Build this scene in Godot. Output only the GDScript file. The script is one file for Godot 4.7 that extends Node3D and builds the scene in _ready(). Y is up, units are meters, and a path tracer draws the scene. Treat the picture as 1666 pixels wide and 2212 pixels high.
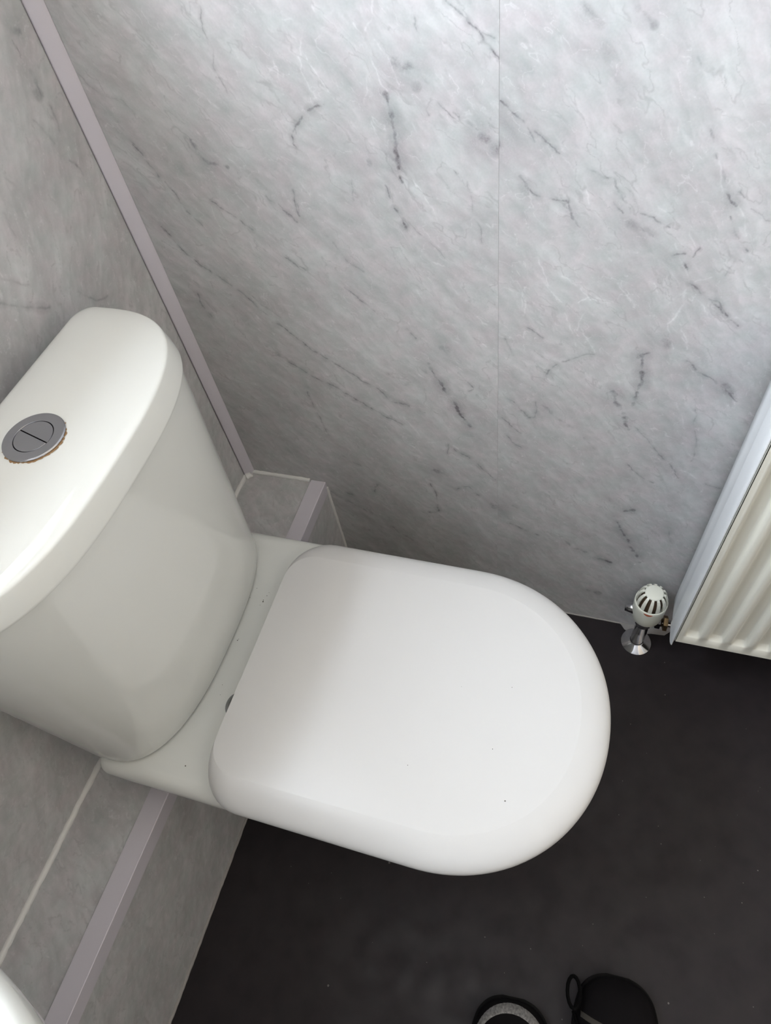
extends Node3D
# A corner of a small toilet room. Metres, y up. The room corner (panel faces) is the origin:
# x runs along the marbled right-hand wall away from the cistern, z runs along the wall behind the cistern.

const BOX_TOP := 0.306          # boxing behind the toilet
const BOX_DEEP := 0.150         # its depth by the corner
const BOX_SHALLOW := 0.116      # its depth beyond the toilet
const ROOM_X := 1.45
const ROOM_Z := 1.26
const ROOM_Y := 2.30
const SEAM_X := 0.4523          # joint between the two wall panels

# print of the wall panels: width mm, strength, then x, y in mm along each vein
const DARK_VEINS := [
	[0.6, 0.25, 182, 1012, 176, 989, 180, 974, 175, 958, 182, 934], [1.7, 0.12, 61, 1009, 76, 999, 96, 986], [1.3, 0.35, 46, 883, 54, 868, 58, 859, 64, 847],
	[0.9, 0.3, 67, 840, 75, 828, 82, 808, 96, 787], [1.9, 0.25, 120, 889, 127, 871, 133, 864, 156, 859], [1.3, 0.35, 120, 819, 133, 808, 148, 800, 163, 786],
	[1.4, 0.3, 192, 828, 214, 809, 223, 797], [0.8, 0.3, 227, 834, 226, 807], [1.2, 0.38, 247, 904, 246, 896, 240, 885, 241, 876],
	[1.2, 0.35, 40, 780, 57, 747, 76, 729, 99, 713, 119, 694, 134, 672, 153, 655], [0.9, 0.25, 129, 695, 141, 680, 164, 659], [1.1, 0.4, 196, 753, 205, 744, 218, 736],
	[1.7, 0.3, 48, 688, 51, 664, 56, 651], [1.3, 0.2, 32, 936, 55, 929, 64, 914], [1.3, 0.2, 16, 955, 22, 944, 30, 936],
	[2.1, 0.22, 37, 784, 44, 778], [1.1, 0.25, 39, 907, 43, 893, 47, 881], [1.0, 0.42, 408, 1003, 417, 994, 428, 984, 434, 979, 441, 971, 446, 965, 452, 957],
	[0.6, 0.3, 435, 978, 445, 975, 448, 974], [4.5, 0.28, 436, 895, 444, 891, 451, 882], [3.0, 0.22, 440, 887, 451, 877],
	[0.7, 0.3, 390, 927, 402, 919, 414, 907], [1.8, 0.18, 409, 915, 425, 906, 432, 899], [0.7, 0.25, 388, 927, 385, 918, 387, 913],
	[3.9, 0.17, 356, 959, 363, 953, 369, 954, 372, 946, 377, 936], [2.0, 0.35, 345, 932, 348, 921, 349, 908, 350, 897, 350, 881, 352, 864, 352, 847], [2.8, 0.2, 337, 881, 344, 871, 351, 867],
	[1.4, 0.36, 282, 923, 271, 920, 256, 912, 248, 903, 240, 895, 239, 885, 243, 880], [0.8, 0.4, 227, 836, 226, 820, 226, 805], [1.6, 0.3, 204, 818, 213, 806, 223, 798],
	[1.0, 0.25, 297, 846, 296, 826], [1.1, 0.3, 333, 844, 338, 830], [1.6, 0.42, 341, 819, 346, 810, 350, 797],
	[0.6, 0.22, 419, 850, 424, 831, 425, 813, 432, 801, 434, 783], [0.8, 0.2, 355, 804, 370, 788, 392, 762], [1.4, 0.22, 255, 783, 265, 765, 274, 750, 293, 738],
	[1.1, 0.38, 196, 752, 206, 741, 225, 727], [1.9, 0.25, 321, 869, 321, 864], [0.9, 0.22, 408, 860, 416, 850],
	[0.9, 0.2, 378, 999, 378, 986, 383, 980], [0.9, 0.2, 426, 988, 428, 982], [1.0, 0.38, 453, 925, 463, 916, 475, 909, 481, 900, 486, 889],
	[1.0, 0.33, 485, 899, 495, 890, 509, 879], [3.3, 0.12, 517, 999, 531, 983, 542, 975], [2.3, 0.22, 560, 992, 568, 985, 574, 978],
	[1.8, 0.3, 471, 856, 480, 846, 492, 839, 518, 831, 529, 813], [1.4, 0.25, 539, 864, 559, 855], [0.9, 0.3, 562, 834, 574, 823],
	[1.1, 0.32, 590, 825, 605, 816, 619, 810], [1.8, 0.35, 643, 880, 653, 862, 658, 847, 664, 838, 670, 832], [1.1, 0.38, 669, 823, 676, 807, 692, 787],
	[1.3, 0.2, 610, 956, 618, 944], [1.4, 0.22, 633, 901, 638, 890], [1.5, 0.35, 628, 780, 638, 782],
	[1.1, 0.4, 633, 777, 644, 764], [0.9, 0.3, 650, 789, 647, 778], [1.1, 0.42, 648, 749, 662, 736, 680, 728, 695, 711],
	[1.1, 0.25, 684, 771, 681, 759], [4.0, 0.12, 581, 811, 598, 805, 612, 795], [4.3, 0.08, 538, 965, 551, 946, 556, 927],
	[0.9, 0.25, 669, 846, 676, 841], [0.9, 0.2, 684, 832, 704, 820], [1.1, 0.22, 558, 863, 565, 844, 579, 827],
	[1.4, 0.2, 505, 836, 524, 823, 532, 807], [0.9, 0.38, 261, 716, 276, 703, 292, 688, 301, 677], [1.6, 0.3, 337, 659, 347, 644],
	[4.7, 0.15, 373, 634, 387, 631, 383, 621], [1.9, 0.42, 360, 604, 368, 583, 376, 567, 385, 550, 395, 533, 400, 512, 414, 494], [1.6, 0.35, 156, 649, 173, 635, 185, 619, 209, 598, 233, 583, 260, 561, 282, 548, 300, 526, 326, 522],
	[1.6, 0.38, 140, 592, 166, 574, 185, 558, 218, 541, 237, 528, 260, 509, 287, 493, 311, 479], [1.5, 0.3, 169, 526, 173, 486, 180, 456, 185, 428], [1.5, 0.5, 379, 449, 389, 435, 408, 426, 426, 407, 449, 379],
	[1.0, 0.3, 377, 448, 377, 426], [5.9, 0.4, 434, 317, 442, 315, 450, 308], [1.8, 0.35, 387, 343, 407, 355, 423, 329],
	[1.6, 0.38, 343, 347, 349, 330, 349, 304, 352, 273, 334, 264], [1.7, 0.4, 240, 312, 249, 322, 239, 300], [1.8, 0.35, 258, 201, 277, 179, 297, 166],
	[1.6, 0.3, 201, 180, 211, 174], [1.8, 0.4, 340, 513, 348, 511], [1.1, 0.35, 413, 579, 418, 568, 408, 557],
	[1.4, 0.25, 199, 387, 218, 370, 227, 365], [1.0, 0.25, 312, 525, 326, 519], [1.0, 0.22, 291, 580, 303, 577],
	[3.5, 0.25, 353, 381, 364, 377], [2.4, 0.25, 187, 284, 197, 282], [1.7, 0.25, 155, 280, 178, 265, 197, 249, 226, 231],
	[0.9, 0.33, 482, 677, 495, 669, 506, 662], [7.4, 0.16, 628, 676, 638, 673, 647, 666], [1.0, 0.28, 531, 629, 551, 641, 571, 646],
	[1.5, 0.38, 524, 623, 514, 612, 513, 602, 509, 587], [1.9, 0.36, 627, 654, 619, 649, 622, 631, 624, 612, 623, 592, 621, 566], [1.0, 0.28, 459, 656, 467, 640, 471, 631],
	[1.7, 0.36, 667, 646, 686, 632, 701, 623, 713, 613, 735, 592], [5.1, 0.22, 705, 621, 716, 616, 727, 603], [1.3, 0.42, 675, 731, 685, 722, 692, 711, 707, 699],
	[1.2, 0.35, 653, 745, 661, 739], [1.0, 0.25, 693, 572, 698, 541, 706, 520, 710, 477], [2.4, 0.32, 596, 588, 600, 573, 609, 559, 616, 538, 623, 523],
	[1.3, 0.42, 461, 487, 474, 471, 488, 461], [1.5, 0.32, 453, 528, 463, 512, 484, 491], [1.2, 0.28, 462, 558, 479, 546, 493, 523, 501, 527, 502, 556],
	[2.0, 0.2, 510, 551, 529, 532, 556, 513], [1.0, 0.28, 625, 540, 651, 504, 681, 471, 701, 440], [1.8, 0.35, 565, 411, 574, 404],
	[2.1, 0.18, 569, 498, 587, 477], [1.3, 0.32, 629, 460, 649, 435, 671, 423], [1.9, 0.36, 630, 332, 642, 307, 658, 274, 679, 232, 688, 216],
	[1.4, 0.28, 616, 374, 629, 355], [1.1, 0.28, 736, 435, 756, 429], [1.5, 0.35, 477, 320, 494, 308],
	[2.4, 0.35, 623, 209, 643, 201], [1.8, 0.35, 473, 269, 491, 260, 521, 247], [1.5, 0.28, 710, 319, 723, 285],
	[2.1, 0.3, 643, 347, 657, 355], [2.3, 0.25, 561, 245, 582, 229, 602, 221], [4.0, 0.25, 615, 99, 636, 96]]
const PALE_VEINS := [
	[0.9, 0.3, 51, 876, 61, 855], [1.3, 0.35, 147, 846, 156, 830, 171, 811], [1.2, 0.3, 52, 729, 49, 709],
	[0.9, 0.35, 186, 729, 184, 714], [0.8, 0.35, 170, 947, 171, 925], [0.8, 0.4, 239, 961, 242, 932],
	[0.7, 0.4, 274, 986, 268, 966], [0.9, 0.25, 118, 813, 118, 784, 126, 762], [0.9, 0.3, 155, 770, 157, 739],
	[0.9, 0.5, 324, 989, 330, 982, 334, 972, 334, 964, 339, 953, 344, 940, 349, 935], [0.9, 0.4, 346, 1006, 341, 990, 334, 983], [0.7, 0.45, 341, 976, 351, 962, 358, 947, 361, 939],
	[0.8, 0.4, 259, 974, 266, 962, 266, 952, 271, 936, 278, 925], [0.6, 0.4, 269, 971, 280, 952, 286, 940, 292, 927], [0.6, 0.35, 329, 946, 329, 934, 323, 922],
	[0.6, 0.3, 329, 907, 333, 891, 343, 883], [0.6, 0.35, 369, 905, 373, 896], [0.9, 0.45, 365, 850, 374, 836, 382, 821, 386, 807],
	[0.8, 0.3, 240, 945, 242, 932], [0.8, 0.3, 258, 996, 267, 995], [1.2, 0.3, 426, 919, 427, 913],
	[0.8, 0.25, 299, 942, 299, 935], [1.1, 0.4, 511, 878, 522, 865, 536, 848, 540, 830], [0.9, 0.45, 492, 768, 502, 747, 508, 730, 523, 714],
	[1.0, 0.4, 521, 748, 542, 735, 552, 723], [0.8, 0.4, 533, 759, 542, 741], [1.3, 0.5, 578, 748, 588, 737, 600, 715],
	[0.8, 0.4, 580, 748, 595, 742], [1.0, 0.5, 553, 721, 575, 719], [1.0, 0.5, 541, 716, 552, 723],
	[1.1, 0.4, 627, 793, 640, 768, 647, 749, 655, 738, 678, 707], [1.1, 0.35, 668, 758, 653, 751], [1.4, 0.5, 650, 727, 644, 708, 636, 697],
	[0.7, 0.35, 637, 810, 646, 788], [1.2, 0.4, 643, 879, 650, 862, 657, 847], [1.1, 0.4, 669, 835, 681, 822, 688, 804],
	[1.0, 0.4, 480, 728, 484, 715, 480, 692], [1.2, 0.3, 458, 728, 482, 722], [0.8, 0.4, 501, 974, 506, 963],
	[0.7, 0.3, 603, 832, 611, 824], [1.5, 0.3, 561, 778, 569, 769], [1.3, 0.3, 165, 681, 194, 677, 216, 666],
	[1.3, 0.4, 395, 734, 399, 723, 404, 714], [1.4, 0.35, 356, 718, 364, 701], [1.1, 0.3, 289, 667, 311, 669],
	[1.1, 0.4, 274, 442, 287, 425], [1.0, 0.35, 313, 497, 332, 471, 344, 445], [1.3, 0.4, 311, 442, 332, 424, 341, 406, 328, 407],
	[1.1, 0.4, 429, 653, 437, 641], [0.7, 0.4, 395, 647, 402, 644], [1.0, 0.35, 407, 484, 415, 459],
	[1.0, 0.3, 207, 569, 214, 554, 224, 550], [1.2, 0.35, 436, 539, 451, 515], [1.1, 0.3, 344, 445, 362, 452],
	[0.9, 0.45, 501, 743, 507, 730, 518, 717], [0.9, 0.45, 527, 700, 535, 679, 545, 654], [0.9, 0.45, 545, 687, 555, 666, 566, 647],
	[1.3, 0.4, 633, 721, 640, 733, 648, 738], [1.1, 0.5, 637, 696, 645, 678, 651, 662], [1.3, 0.5, 645, 709, 657, 686, 665, 663],
	[0.9, 0.4, 479, 724, 481, 691], [0.9, 0.4, 529, 702, 534, 713], [0.9, 0.4, 559, 723, 578, 721],
	[0.9, 0.4, 542, 678, 548, 702], [1.1, 0.45, 580, 744, 589, 731, 595, 720], [1.4, 0.35, 673, 575, 688, 537],
	[1.0, 0.3, 594, 618, 602, 604], [1.1, 0.35, 498, 408, 523, 400], [1.1, 0.4, 701, 459, 724, 445],
	[0.9, 0.35, 614, 746, 620, 735], [1.5, 0.4, 645, 709, 648, 730, 648, 745], [1.2, 0.9, 566, 347, 567, 348],
	[1.3, 0.9, 562, 223, 564, 225], [1.3, 0.9, 577, 237, 578, 238], [1.3, 0.9, 681, 207, 682, 209],
	[1.1, 0.9, 458, 407, 459, 408], [1.1, 0.9, 520, 401, 521, 402], [1.1, 0.9, 487, 444, 488, 445]]
const BACK_VEINS := [
	[1.1, 0.25, 46, 1003, 45, 994, 48, 988], [1.9, 0.3, 44, 974, 44, 960, 46, 954], [1.5, 0.25, 40, 942, 41, 928, 45, 918],
	[1.5, 0.18, 73, 940, 66, 928, 60, 912], [1.5, 0.35, 51, 891, 45, 878, 44, 869], [1.2, 0.25, 166, 900, 168, 888, 168, 875],
	[1.6, 0.3, 231, 840, 198, 812, 179, 797], [1.0, 0.2, 212, 859, 201, 844, 184, 830], [1.5, 0.22, 134, 784, 117, 763, 96, 752],
	[3.7, 0.18, 54, 958, 43, 952], [1.2, 0.2, 174, 866, 173, 857], [3.0, 0.2, 46, 1007, 32, 1003]]

var M := {}
var names := {}


# ---------------------------------------------------------------- mesh helpers
class Tris:
	var v := PackedVector3Array()
	var g := PackedInt32Array()
	var uv := PackedVector2Array()
	func tri(a: Vector3, b: Vector3, c: Vector3, group := -1) -> void:
		v.append(a); v.append(b); v.append(c)
		g.append(group)
	func quad(a: Vector3, b: Vector3, c: Vector3, d: Vector3, group := -1) -> void:
		tri(a, b, c, group)
		tri(a, c, d, group)
	func loft(rings: Array, group := 0, closed := true, close_rings := false) -> void:
		var n: int = rings[0].size()
		var last := rings.size() if close_rings else rings.size() - 1
		for k in last:
			var r0: PackedVector3Array = rings[k]
			var r1: PackedVector3Array = rings[(k + 1) % rings.size()]
			for i in (n if closed else n - 1):
				var j := (i + 1) % n
				quad(r0[i], r0[j], r1[j], r1[i], group)
	func cap(ring: PackedVector3Array, turned: bool, group := -1) -> void:
		var c := Vector3.ZERO
		for p in ring:
			c += p
		c /= ring.size()
		for i in ring.size():
			var j := (i + 1) % ring.size()
			if turned:
				tri(c, ring[j], ring[i], group)
			else:
				tri(c, ring[i], ring[j], group)
	func mesh(print_of := 0) -> ArrayMesh:
		var mid := Vector3.ZERO
		for p in v:
			mid += p
		mid /= maxi(1, v.size())
		var volume := 0.0
		for k in range(0, v.size(), 3):
			volume += (v[k] - mid).dot((v[k + 1] - mid).cross(v[k + 2] - mid))
		var st := SurfaceTool.new()
		st.begin(Mesh.PRIMITIVE_TRIANGLES)
		for k in range(0, v.size(), 3):
			if (v[k + 1] - v[k]).cross(v[k + 2] - v[k]).length_squared() < 1e-18:
				continue
			var order := [k, k + 2, k + 1] if volume > 0.0 else [k, k + 1, k + 2]
			for i in order:
				st.set_smooth_group(g[k / 3] if g[k / 3] >= 0 else 4294967295)
				if print_of == 1:      # wall panel by the corner
					st.set_uv(Vector2(v[i].x / 0.4523, v[i].y / 1.1))
				elif print_of == 2:    # wall panel beyond the joint
					st.set_uv(Vector2((v[i].x - 0.4523) / 0.62, v[i].y / 1.1))
				elif print_of == 3:    # panel behind the cistern
					st.set_uv(Vector2(v[i].z, v[i].y / 1.1))
				elif print_of == 4:    # boxing
					st.set_uv(Vector2(v[i].z + 0.31, (v[i].y - v[i].x) / 1.1 + 0.37))
				st.add_vertex(v[i])
		st.generate_normals()
		st.index()
		return st.commit()


func numbered(called: String) -> String:
	var n: int = names.get(called, 0)
	names[called] = n + 1
	return called if n == 0 else "%s_%03d" % [called, n]


func obj(called: String, mesh: Mesh, material: Material, parent: Node = null) -> MeshInstance3D:
	var o := MeshInstance3D.new()
	o.name = called if parent else numbered(called)
	o.mesh = mesh
	o.material_override = material
	(parent if parent else self).add_child(o, true)
	return o


func thing(called: String, label: String, category: String, at := Vector3.ZERO, group := "") -> Node3D:
	var o := Node3D.new()
	o.name = numbered(called)
	o.position = at
	add_child(o, true)
	o.set_meta("label", label)
	o.set_meta("category", category)
	if group:
		o.set_meta("group", group)
	return o


func structure(called: String, label: String, category: String) -> Node3D:
	var o := thing(called, label, category)
	o.set_meta("kind", "structure")
	return o


func box(t: Tris, a: Vector3, b: Vector3, bevel := 0.0) -> void:
	var rings := []
	for step in ([[a.y, bevel], [a.y + bevel, 0.0], [b.y - bevel, 0.0], [b.y, bevel]] if bevel > 0.0 else [[a.y, 0.0], [b.y, 0.0]]):
		var o: float = step[1]
		var y: float = step[0]
		var c := maxf(bevel - o, 0.0)
		var r := PackedVector3Array()
		if bevel > 0.0:
			for p in [[a.x + o + c, a.z + o], [b.x - o - c, a.z + o], [b.x - o, a.z + o + c], [b.x - o, b.z - o - c], [b.x - o - c, b.z - o], [a.x + o + c, b.z - o], [a.x + o, b.z - o - c], [a.x + o, a.z + o + c]]:
				r.append(Vector3(p[0], y, p[1]))
		else:
			for p in [[a.x, a.z], [b.x, a.z], [b.x, b.z], [a.x, b.z]]:
				r.append(Vector3(p[0], y, p[1]))
		rings.append(r)
	t.loft(rings, -1)
	t.cap(rings[0], true)
	t.cap(rings[-1], false)


func block(called: String, a: Vector3, b: Vector3, material: Material, parent: Node, bevel := 0.0, print_of := 0) -> MeshInstance3D:
	var t := Tris.new()
	box(t, a, b, bevel)
	return obj(called, t.mesh(print_of), material, parent)


func circle(c: Vector3, r: float, ax: Vector3, az: Vector3, n: int) -> PackedVector3Array:
	var out := PackedVector3Array()
	for i in n:
		var a := TAU * i / n
		out.append(c + ax * (r * cos(a)) + az * (r * sin(a)))
	return out


# profile of [radius, height] pairs turned round an upright axis through c
func lathe(t: Tris, c: Vector3, profile: Array, n := 32, group := 0, axis := Vector3.UP) -> void:
	var ax := axis.cross(Vector3(0.3, 0.2, 0.93)).normalized()
	var az := axis.cross(ax).normalized()
	var rings := []
	for p in profile:
		rings.append(circle(c + axis * p[1], maxf(p[0], 0.00001), ax, az, n))
	t.loft(rings, group)


func tube(t: Tris, pts: Array, radii: Array, n := 10, group := 0) -> void:
	var rings := []
	for i in pts.size():
		var d: Vector3 = (pts[mini(i + 1, pts.size() - 1)] - pts[maxi(i - 1, 0)]).normalized()
		var ax := d.cross(Vector3(0.21, 0.93, 0.3) if absf(d.y) < 0.8 else Vector3(0.9, 0.1, 0.4)).normalized()
		rings.append(circle(pts[i], radii[i % radii.size()], ax, d.cross(ax).normalized(), n))
	t.loft(rings, group)
	t.cap(rings[0], true)
	t.cap(rings[-1], false)


# straight extrusion of a closed outline (array of Vector3) by the vector along
func extrude(t: Tris, outline: Array, along: Vector3, group := -1) -> void:
	var r0 := PackedVector3Array(outline)
	var r1 := PackedVector3Array()
	for p in r0:
		r1.append(p + along)
	t.loft([r0, r1], group)
	t.cap(r0, true)
	t.cap(r1, false)


# plan outline with a straight back, straight sides and a super-elliptic front
func plan(xb: float, xs: float, xf: float, zc: float, w: float, power: float, rb: float, y: float, corner := 10, front := 72) -> PackedVector3Array:
	var out := PackedVector3Array()
	for i in front + 1:
		var a := -PI / 2 + PI * i / front
		var s := sin(a)
		var c := maxf(cos(a), 0.0)
		out.append(Vector3(xs + (xf - xs) * pow(c, 2.0 / power), y, zc + w * signf(s) * pow(absf(s), 2.0 / power)))
	for side in [1.0, -1.0]:
		for i in corner:
			var a: float = PI / 2 * (i + (0.0 if side > 0 else 0.0)) / (corner - 1)
			if side > 0:
				out.append(Vector3(xb + rb - rb * sin(a), y, zc + w - rb + rb * cos(a)))
			else:
				out.append(Vector3(xb + rb - rb * cos(a), y, zc - w + rb - rb * sin(a)))
	return out


func shrunk(ring: PackedVector3Array, s: float, y: float) -> PackedVector3Array:
	var lo := ring[0]
	var hi := ring[0]
	for p in ring:
		lo = lo.min(p)
		hi = hi.max(p)
	var c := (lo + hi) / 2
	var out := PackedVector3Array()
	for p in ring:
		out.append(Vector3(c.x + (p.x - c.x) * s, y, c.z + (p.z - c.z) * s))
	return out


# ---------------------------------------------------------------- materials
func plain(color: Color, rough := 0.5, metal := 0.0, specular := 0.5) -> StandardMaterial3D:
	var m := StandardMaterial3D.new()
	m.albedo_color = color
	m.roughness = rough
	m.metallic = metal
	m.metallic_specular = specular
	return m


func fbm(seed_value: int, octaves := 4, kind := FastNoiseLite.TYPE_SIMPLEX_SMOOTH) -> FastNoiseLite:
	var n := FastNoiseLite.new()
	n.seed = seed_value
	n.noise_type = kind
	n.frequency = 1.0
	n.fractal_type = FastNoiseLite.FRACTAL_FBM
	n.fractal_octaves = octaves
	return n


func draw_veins(field: PackedFloat32Array, w: int, h: int, ppm: float, x0: float, veins: Array, seed_value: int, spread: float, share: float) -> PackedFloat32Array:
	var rng := RandomNumberGenerator.new()
	rng.seed = seed_value
	var wob := fbm(seed_value + 5, 3)
	for vein in veins:
		var half: float = maxf(float(vein[0]) * 0.00085, 0.0006) * ppm * spread
		var strength: float = vein[1] * share
		if vein[0] > 1.8:      # broad smoky patches
			half *= 1.7
			strength *= 1.25
		var phase := rng.randf() * 50.0
		var travelled := 0.0
		for k in range(2, vein.size() - 3, 2):
			var a := (Vector2(float(vein[k]) * 0.001 - x0, float(vein[k + 1]) * 0.001)) * ppm
			var b := (Vector2(float(vein[k + 2]) * 0.001 - x0, float(vein[k + 3]) * 0.001)) * ppm
			var length := a.distance_to(b)
			var side := (b - a).normalized().orthogonal()
			var steps := maxi(1, int(length / maxf(0.7, half * 0.35)))
			for i in steps:
				var f := float(i) / steps
				var run := travelled + length * f
				var c := a.lerp(b, f) + side * (wob.get_noise_2d(run * 0.022, phase) * 4.0 + wob.get_noise_2d(run * 0.09, phase + 9.0) * 1.0)
				var patch := clampf(0.7 + 1.5 * wob.get_noise_2d(run * 0.035, phase + 30.0), 0.05, 1.0)
				var r := half * clampf(0.85 + 1.2 * wob.get_noise_2d(run * 0.09, phase + 60.0), 0.3, 1.8) + 0.5
				for py in range(int(c.y - r - 1), int(c.y + r + 2)):
					if py < 0 or py >= h:
						continue
					for px in range(int(c.x - r - 1), int(c.x + r + 2)):
						if px < 0 or px >= w:
							continue
						var d := Vector2(px, py).distance_to(c) / r
						if d < 1.0:
							var at := py * w + px
							field[at] = maxf(field[at], strength * patch * (1.0 - d * d) * (0.8 + 0.35 * wob.get_noise_2d(px * 0.35, py * 0.35)))
			travelled += length
	return field


# printed marble, wide x high metres, veins in metres from the corner
func marble(wide: float, high: float, ppm: float, x0: float, dark: Array, pale: Array, seed_value: int, lean := -0.85) -> StandardMaterial3D:
	var w := int(wide * ppm)
	var h := int(high * ppm)
	var field := PackedFloat32Array()
	field.resize(w * h)
	var light := field.duplicate()
	field = draw_veins(field, w, h, ppm, x0, dark, seed_value, 1.0, 1.0)
	field = draw_veins(field, w, h, ppm, x0, dark, seed_value, 4.0, 0.34)
	light = draw_veins(light, w, h, ppm, x0, pale, seed_value + 1, 1.0, 1.0)
	light = draw_veins(light, w, h, ppm, x0, pale, seed_value + 1, 3.5, 0.2)
	var cloud := fbm(seed_value + 11, 4)
	var streak := fbm(seed_value + 12, 4)
	var crack := fbm(seed_value + 13, 3)
	var hair := fbm(seed_value + 14, 3)
	var tint := fbm(seed_value + 15, 2)
	var ca := cos(lean)
	var sa := sin(lean)
	var bytes := PackedByteArray()
	bytes.resize(w * h * 3)
	for py in h:
		var y := py / ppm
		for px in w:
			var x := px / ppm + x0
			var cl := cloud.get_noise_2d(x * 6.0, y * 6.0)
			var along := x * ca + y * sa
			var across := -x * sa + y * ca + cl * 0.012
			var big := cloud.get_noise_2d(along * 7.0 + 40.0, across * 24.0)
			var st := streak.get_noise_2d(along * 30.0, across * 85.0)
			var mottle := hair.get_noise_2d(x * 62.0 + st * 0.6, y * 62.0)
			var cr := absf(crack.get_noise_2d(along * 9.0, across * 34.0 + mottle * 0.12))
			var hr := absf(hair.get_noise_2d(along * 19.0 + 7.0 + mottle * 0.1, across * 33.0))
			var fine := streak.get_noise_2d(x * 330.0, y * 330.0)
			var tn := tint.get_noise_2d(x * 26.0, y * 26.0)
			var at := py * w + px
			var v := 0.742 + 0.058 * big + 0.03 * cl + 0.034 * st + 0.026 * mottle + 0.016 * fine
			v -= 0.07 * clampf(1.0 - cr / 0.05, 0.0, 1.0) * clampf(big * 2.2 + 0.35 + mottle, 0.0, 1.0)
			v += 0.07 * clampf(1.0 - hr / 0.03, 0.0, 1.0) * clampf(0.25 - big * 2.0 + mottle, 0.0, 1.0)
			v *= 1.0 - 0.84 * field[at] * (1.0 + 0.8 * mottle)
			v += 0.19 * light[at]
			var warm := 0.014 * tn + 0.006 * mottle
			var q := at * 3
			bytes[q] = clampi(int((v + 0.004 + warm) * 255.0), 0, 255)
			bytes[q + 1] = clampi(int((v - 0.003 - warm * 0.25) * 255.0), 0, 255)
			bytes[q + 2] = clampi(int((v - 0.006 + warm * 0.15 + 0.02 * field[at]) * 255.0), 0, 255)
	var m := plain(Color.WHITE, 0.34)
	m.albedo_texture = ImageTexture.create_from_image(Image.create_from_data(w, h, false, Image.FORMAT_RGB8, bytes))
	m.texture_repeat = true
	return m


func noise_texture(size: int, frequency: float, a: Color, b: Color, seed_value: int, octaves := 4) -> ImageTexture:
	var n := fbm(seed_value, octaves)
	n.frequency = frequency
	var im := n.get_seamless_image(size, size)
	im.convert(Image.FORMAT_L8)
	var src := im.get_data()
	var bytes := PackedByteArray()
	bytes.resize(size * size * 3)
	for i in size * size:
		var c := a.lerp(b, src[i] / 255.0)
		bytes[i * 3] = c.r8
		bytes[i * 3 + 1] = c.g8
		bytes[i * 3 + 2] = c.b8
	return ImageTexture.create_from_image(Image.create_from_data(size, size, false, Image.FORMAT_RGB8, bytes))


func make_materials() -> void:
	M.marble_near = marble(SEAM_X, 1.1, 1400.0, 0.0, DARK_VEINS, PALE_VEINS, 21)
	M.marble_far = marble(0.62, 1.1, 1300.0, SEAM_X, DARK_VEINS, PALE_VEINS, 47)
	M.marble_back = marble(1.0, 1.1, 760.0, 0.0, BACK_VEINS, [], 83, -1.0)
	M.trim = plain(Color8(205, 199, 205), 0.42)
	M.sealant = plain(Color8(226, 224, 220), 0.45)
	M.sealant_old = plain(Color8(158, 153, 148), 0.55)
	M.ceramic = plain(Color8(222, 222, 216), 0.06)
	M.seat = plain(Color8(204, 202, 199), 0.33)
	M.chrome = plain(Color8(205, 205, 208), 0.09, 1.0)
	M.satin_chrome = plain(Color8(176, 176, 180), 0.25, 1.0)
	M.dark_chrome = plain(Color8(95, 92, 92), 0.2, 1.0)
	M.brass = plain(Color8(150, 128, 96), 0.3, 1.0)
	M.enamel = plain(Color8(232, 229, 216), 0.3)
	M.enamel_side = plain(Color8(230, 231, 231), 0.32)
	M.trv = plain(Color8(232, 231, 216), 0.38)
	M.trv_inside = plain(Color8(92, 72, 52), 0.6)
	M.marker = plain(Color8(182, 78, 42), 0.5)
	M.paint = plain(Color8(222, 211, 196), 0.8)
	M.wood = plain(Color8(222, 204, 180), 0.45)
	M.window_frame = plain(Color8(238, 238, 236), 0.35)
	M.grime = plain(Color8(150, 118, 82), 0.9)
	M.speck = plain(Color8(70, 62, 56), 0.9)
	M.dust = plain(Color8(104, 99, 97), 0.9)
	M.vinyl = plain(Color.WHITE, 0.5, 0.0, 0.4)
	M.vinyl.albedo_texture = noise_texture(512, 0.02, Color8(31, 26, 28), Color8(39, 33, 35), 5, 5)
	M.vinyl.roughness_texture = noise_texture(256, 0.03, Color(0.42, 0.42, 0.42), Color(0.68, 0.68, 0.68), 6, 4)
	M.vinyl.roughness = 1.0
	M.vinyl.uv1_triplanar = true
	M.vinyl.uv1_world_triplanar = true
	M.vinyl.uv1_scale = Vector3(2.3, 2.3, 2.3)
	M.shoe = plain(Color8(15, 12, 13), 0.85, 0.0, 0.25)
	M.rubber = plain(Color8(14, 12, 12), 0.8, 0.0, 0.25)
	M.lace = plain(Color8(11, 10, 10), 0.9, 0.0, 0.2)
	M.suede = plain(Color8(62, 57, 50), 0.9)
	M.marl = plain(Color.WHITE, 0.85)
	M.marl.albedo_texture = noise_texture(256, 0.06, Color8(70, 67, 65), Color8(160, 156, 152), 9, 4)
	M.marl.uv1_triplanar = true
	M.marl.uv1_scale = Vector3(14, 14, 14)


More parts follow.
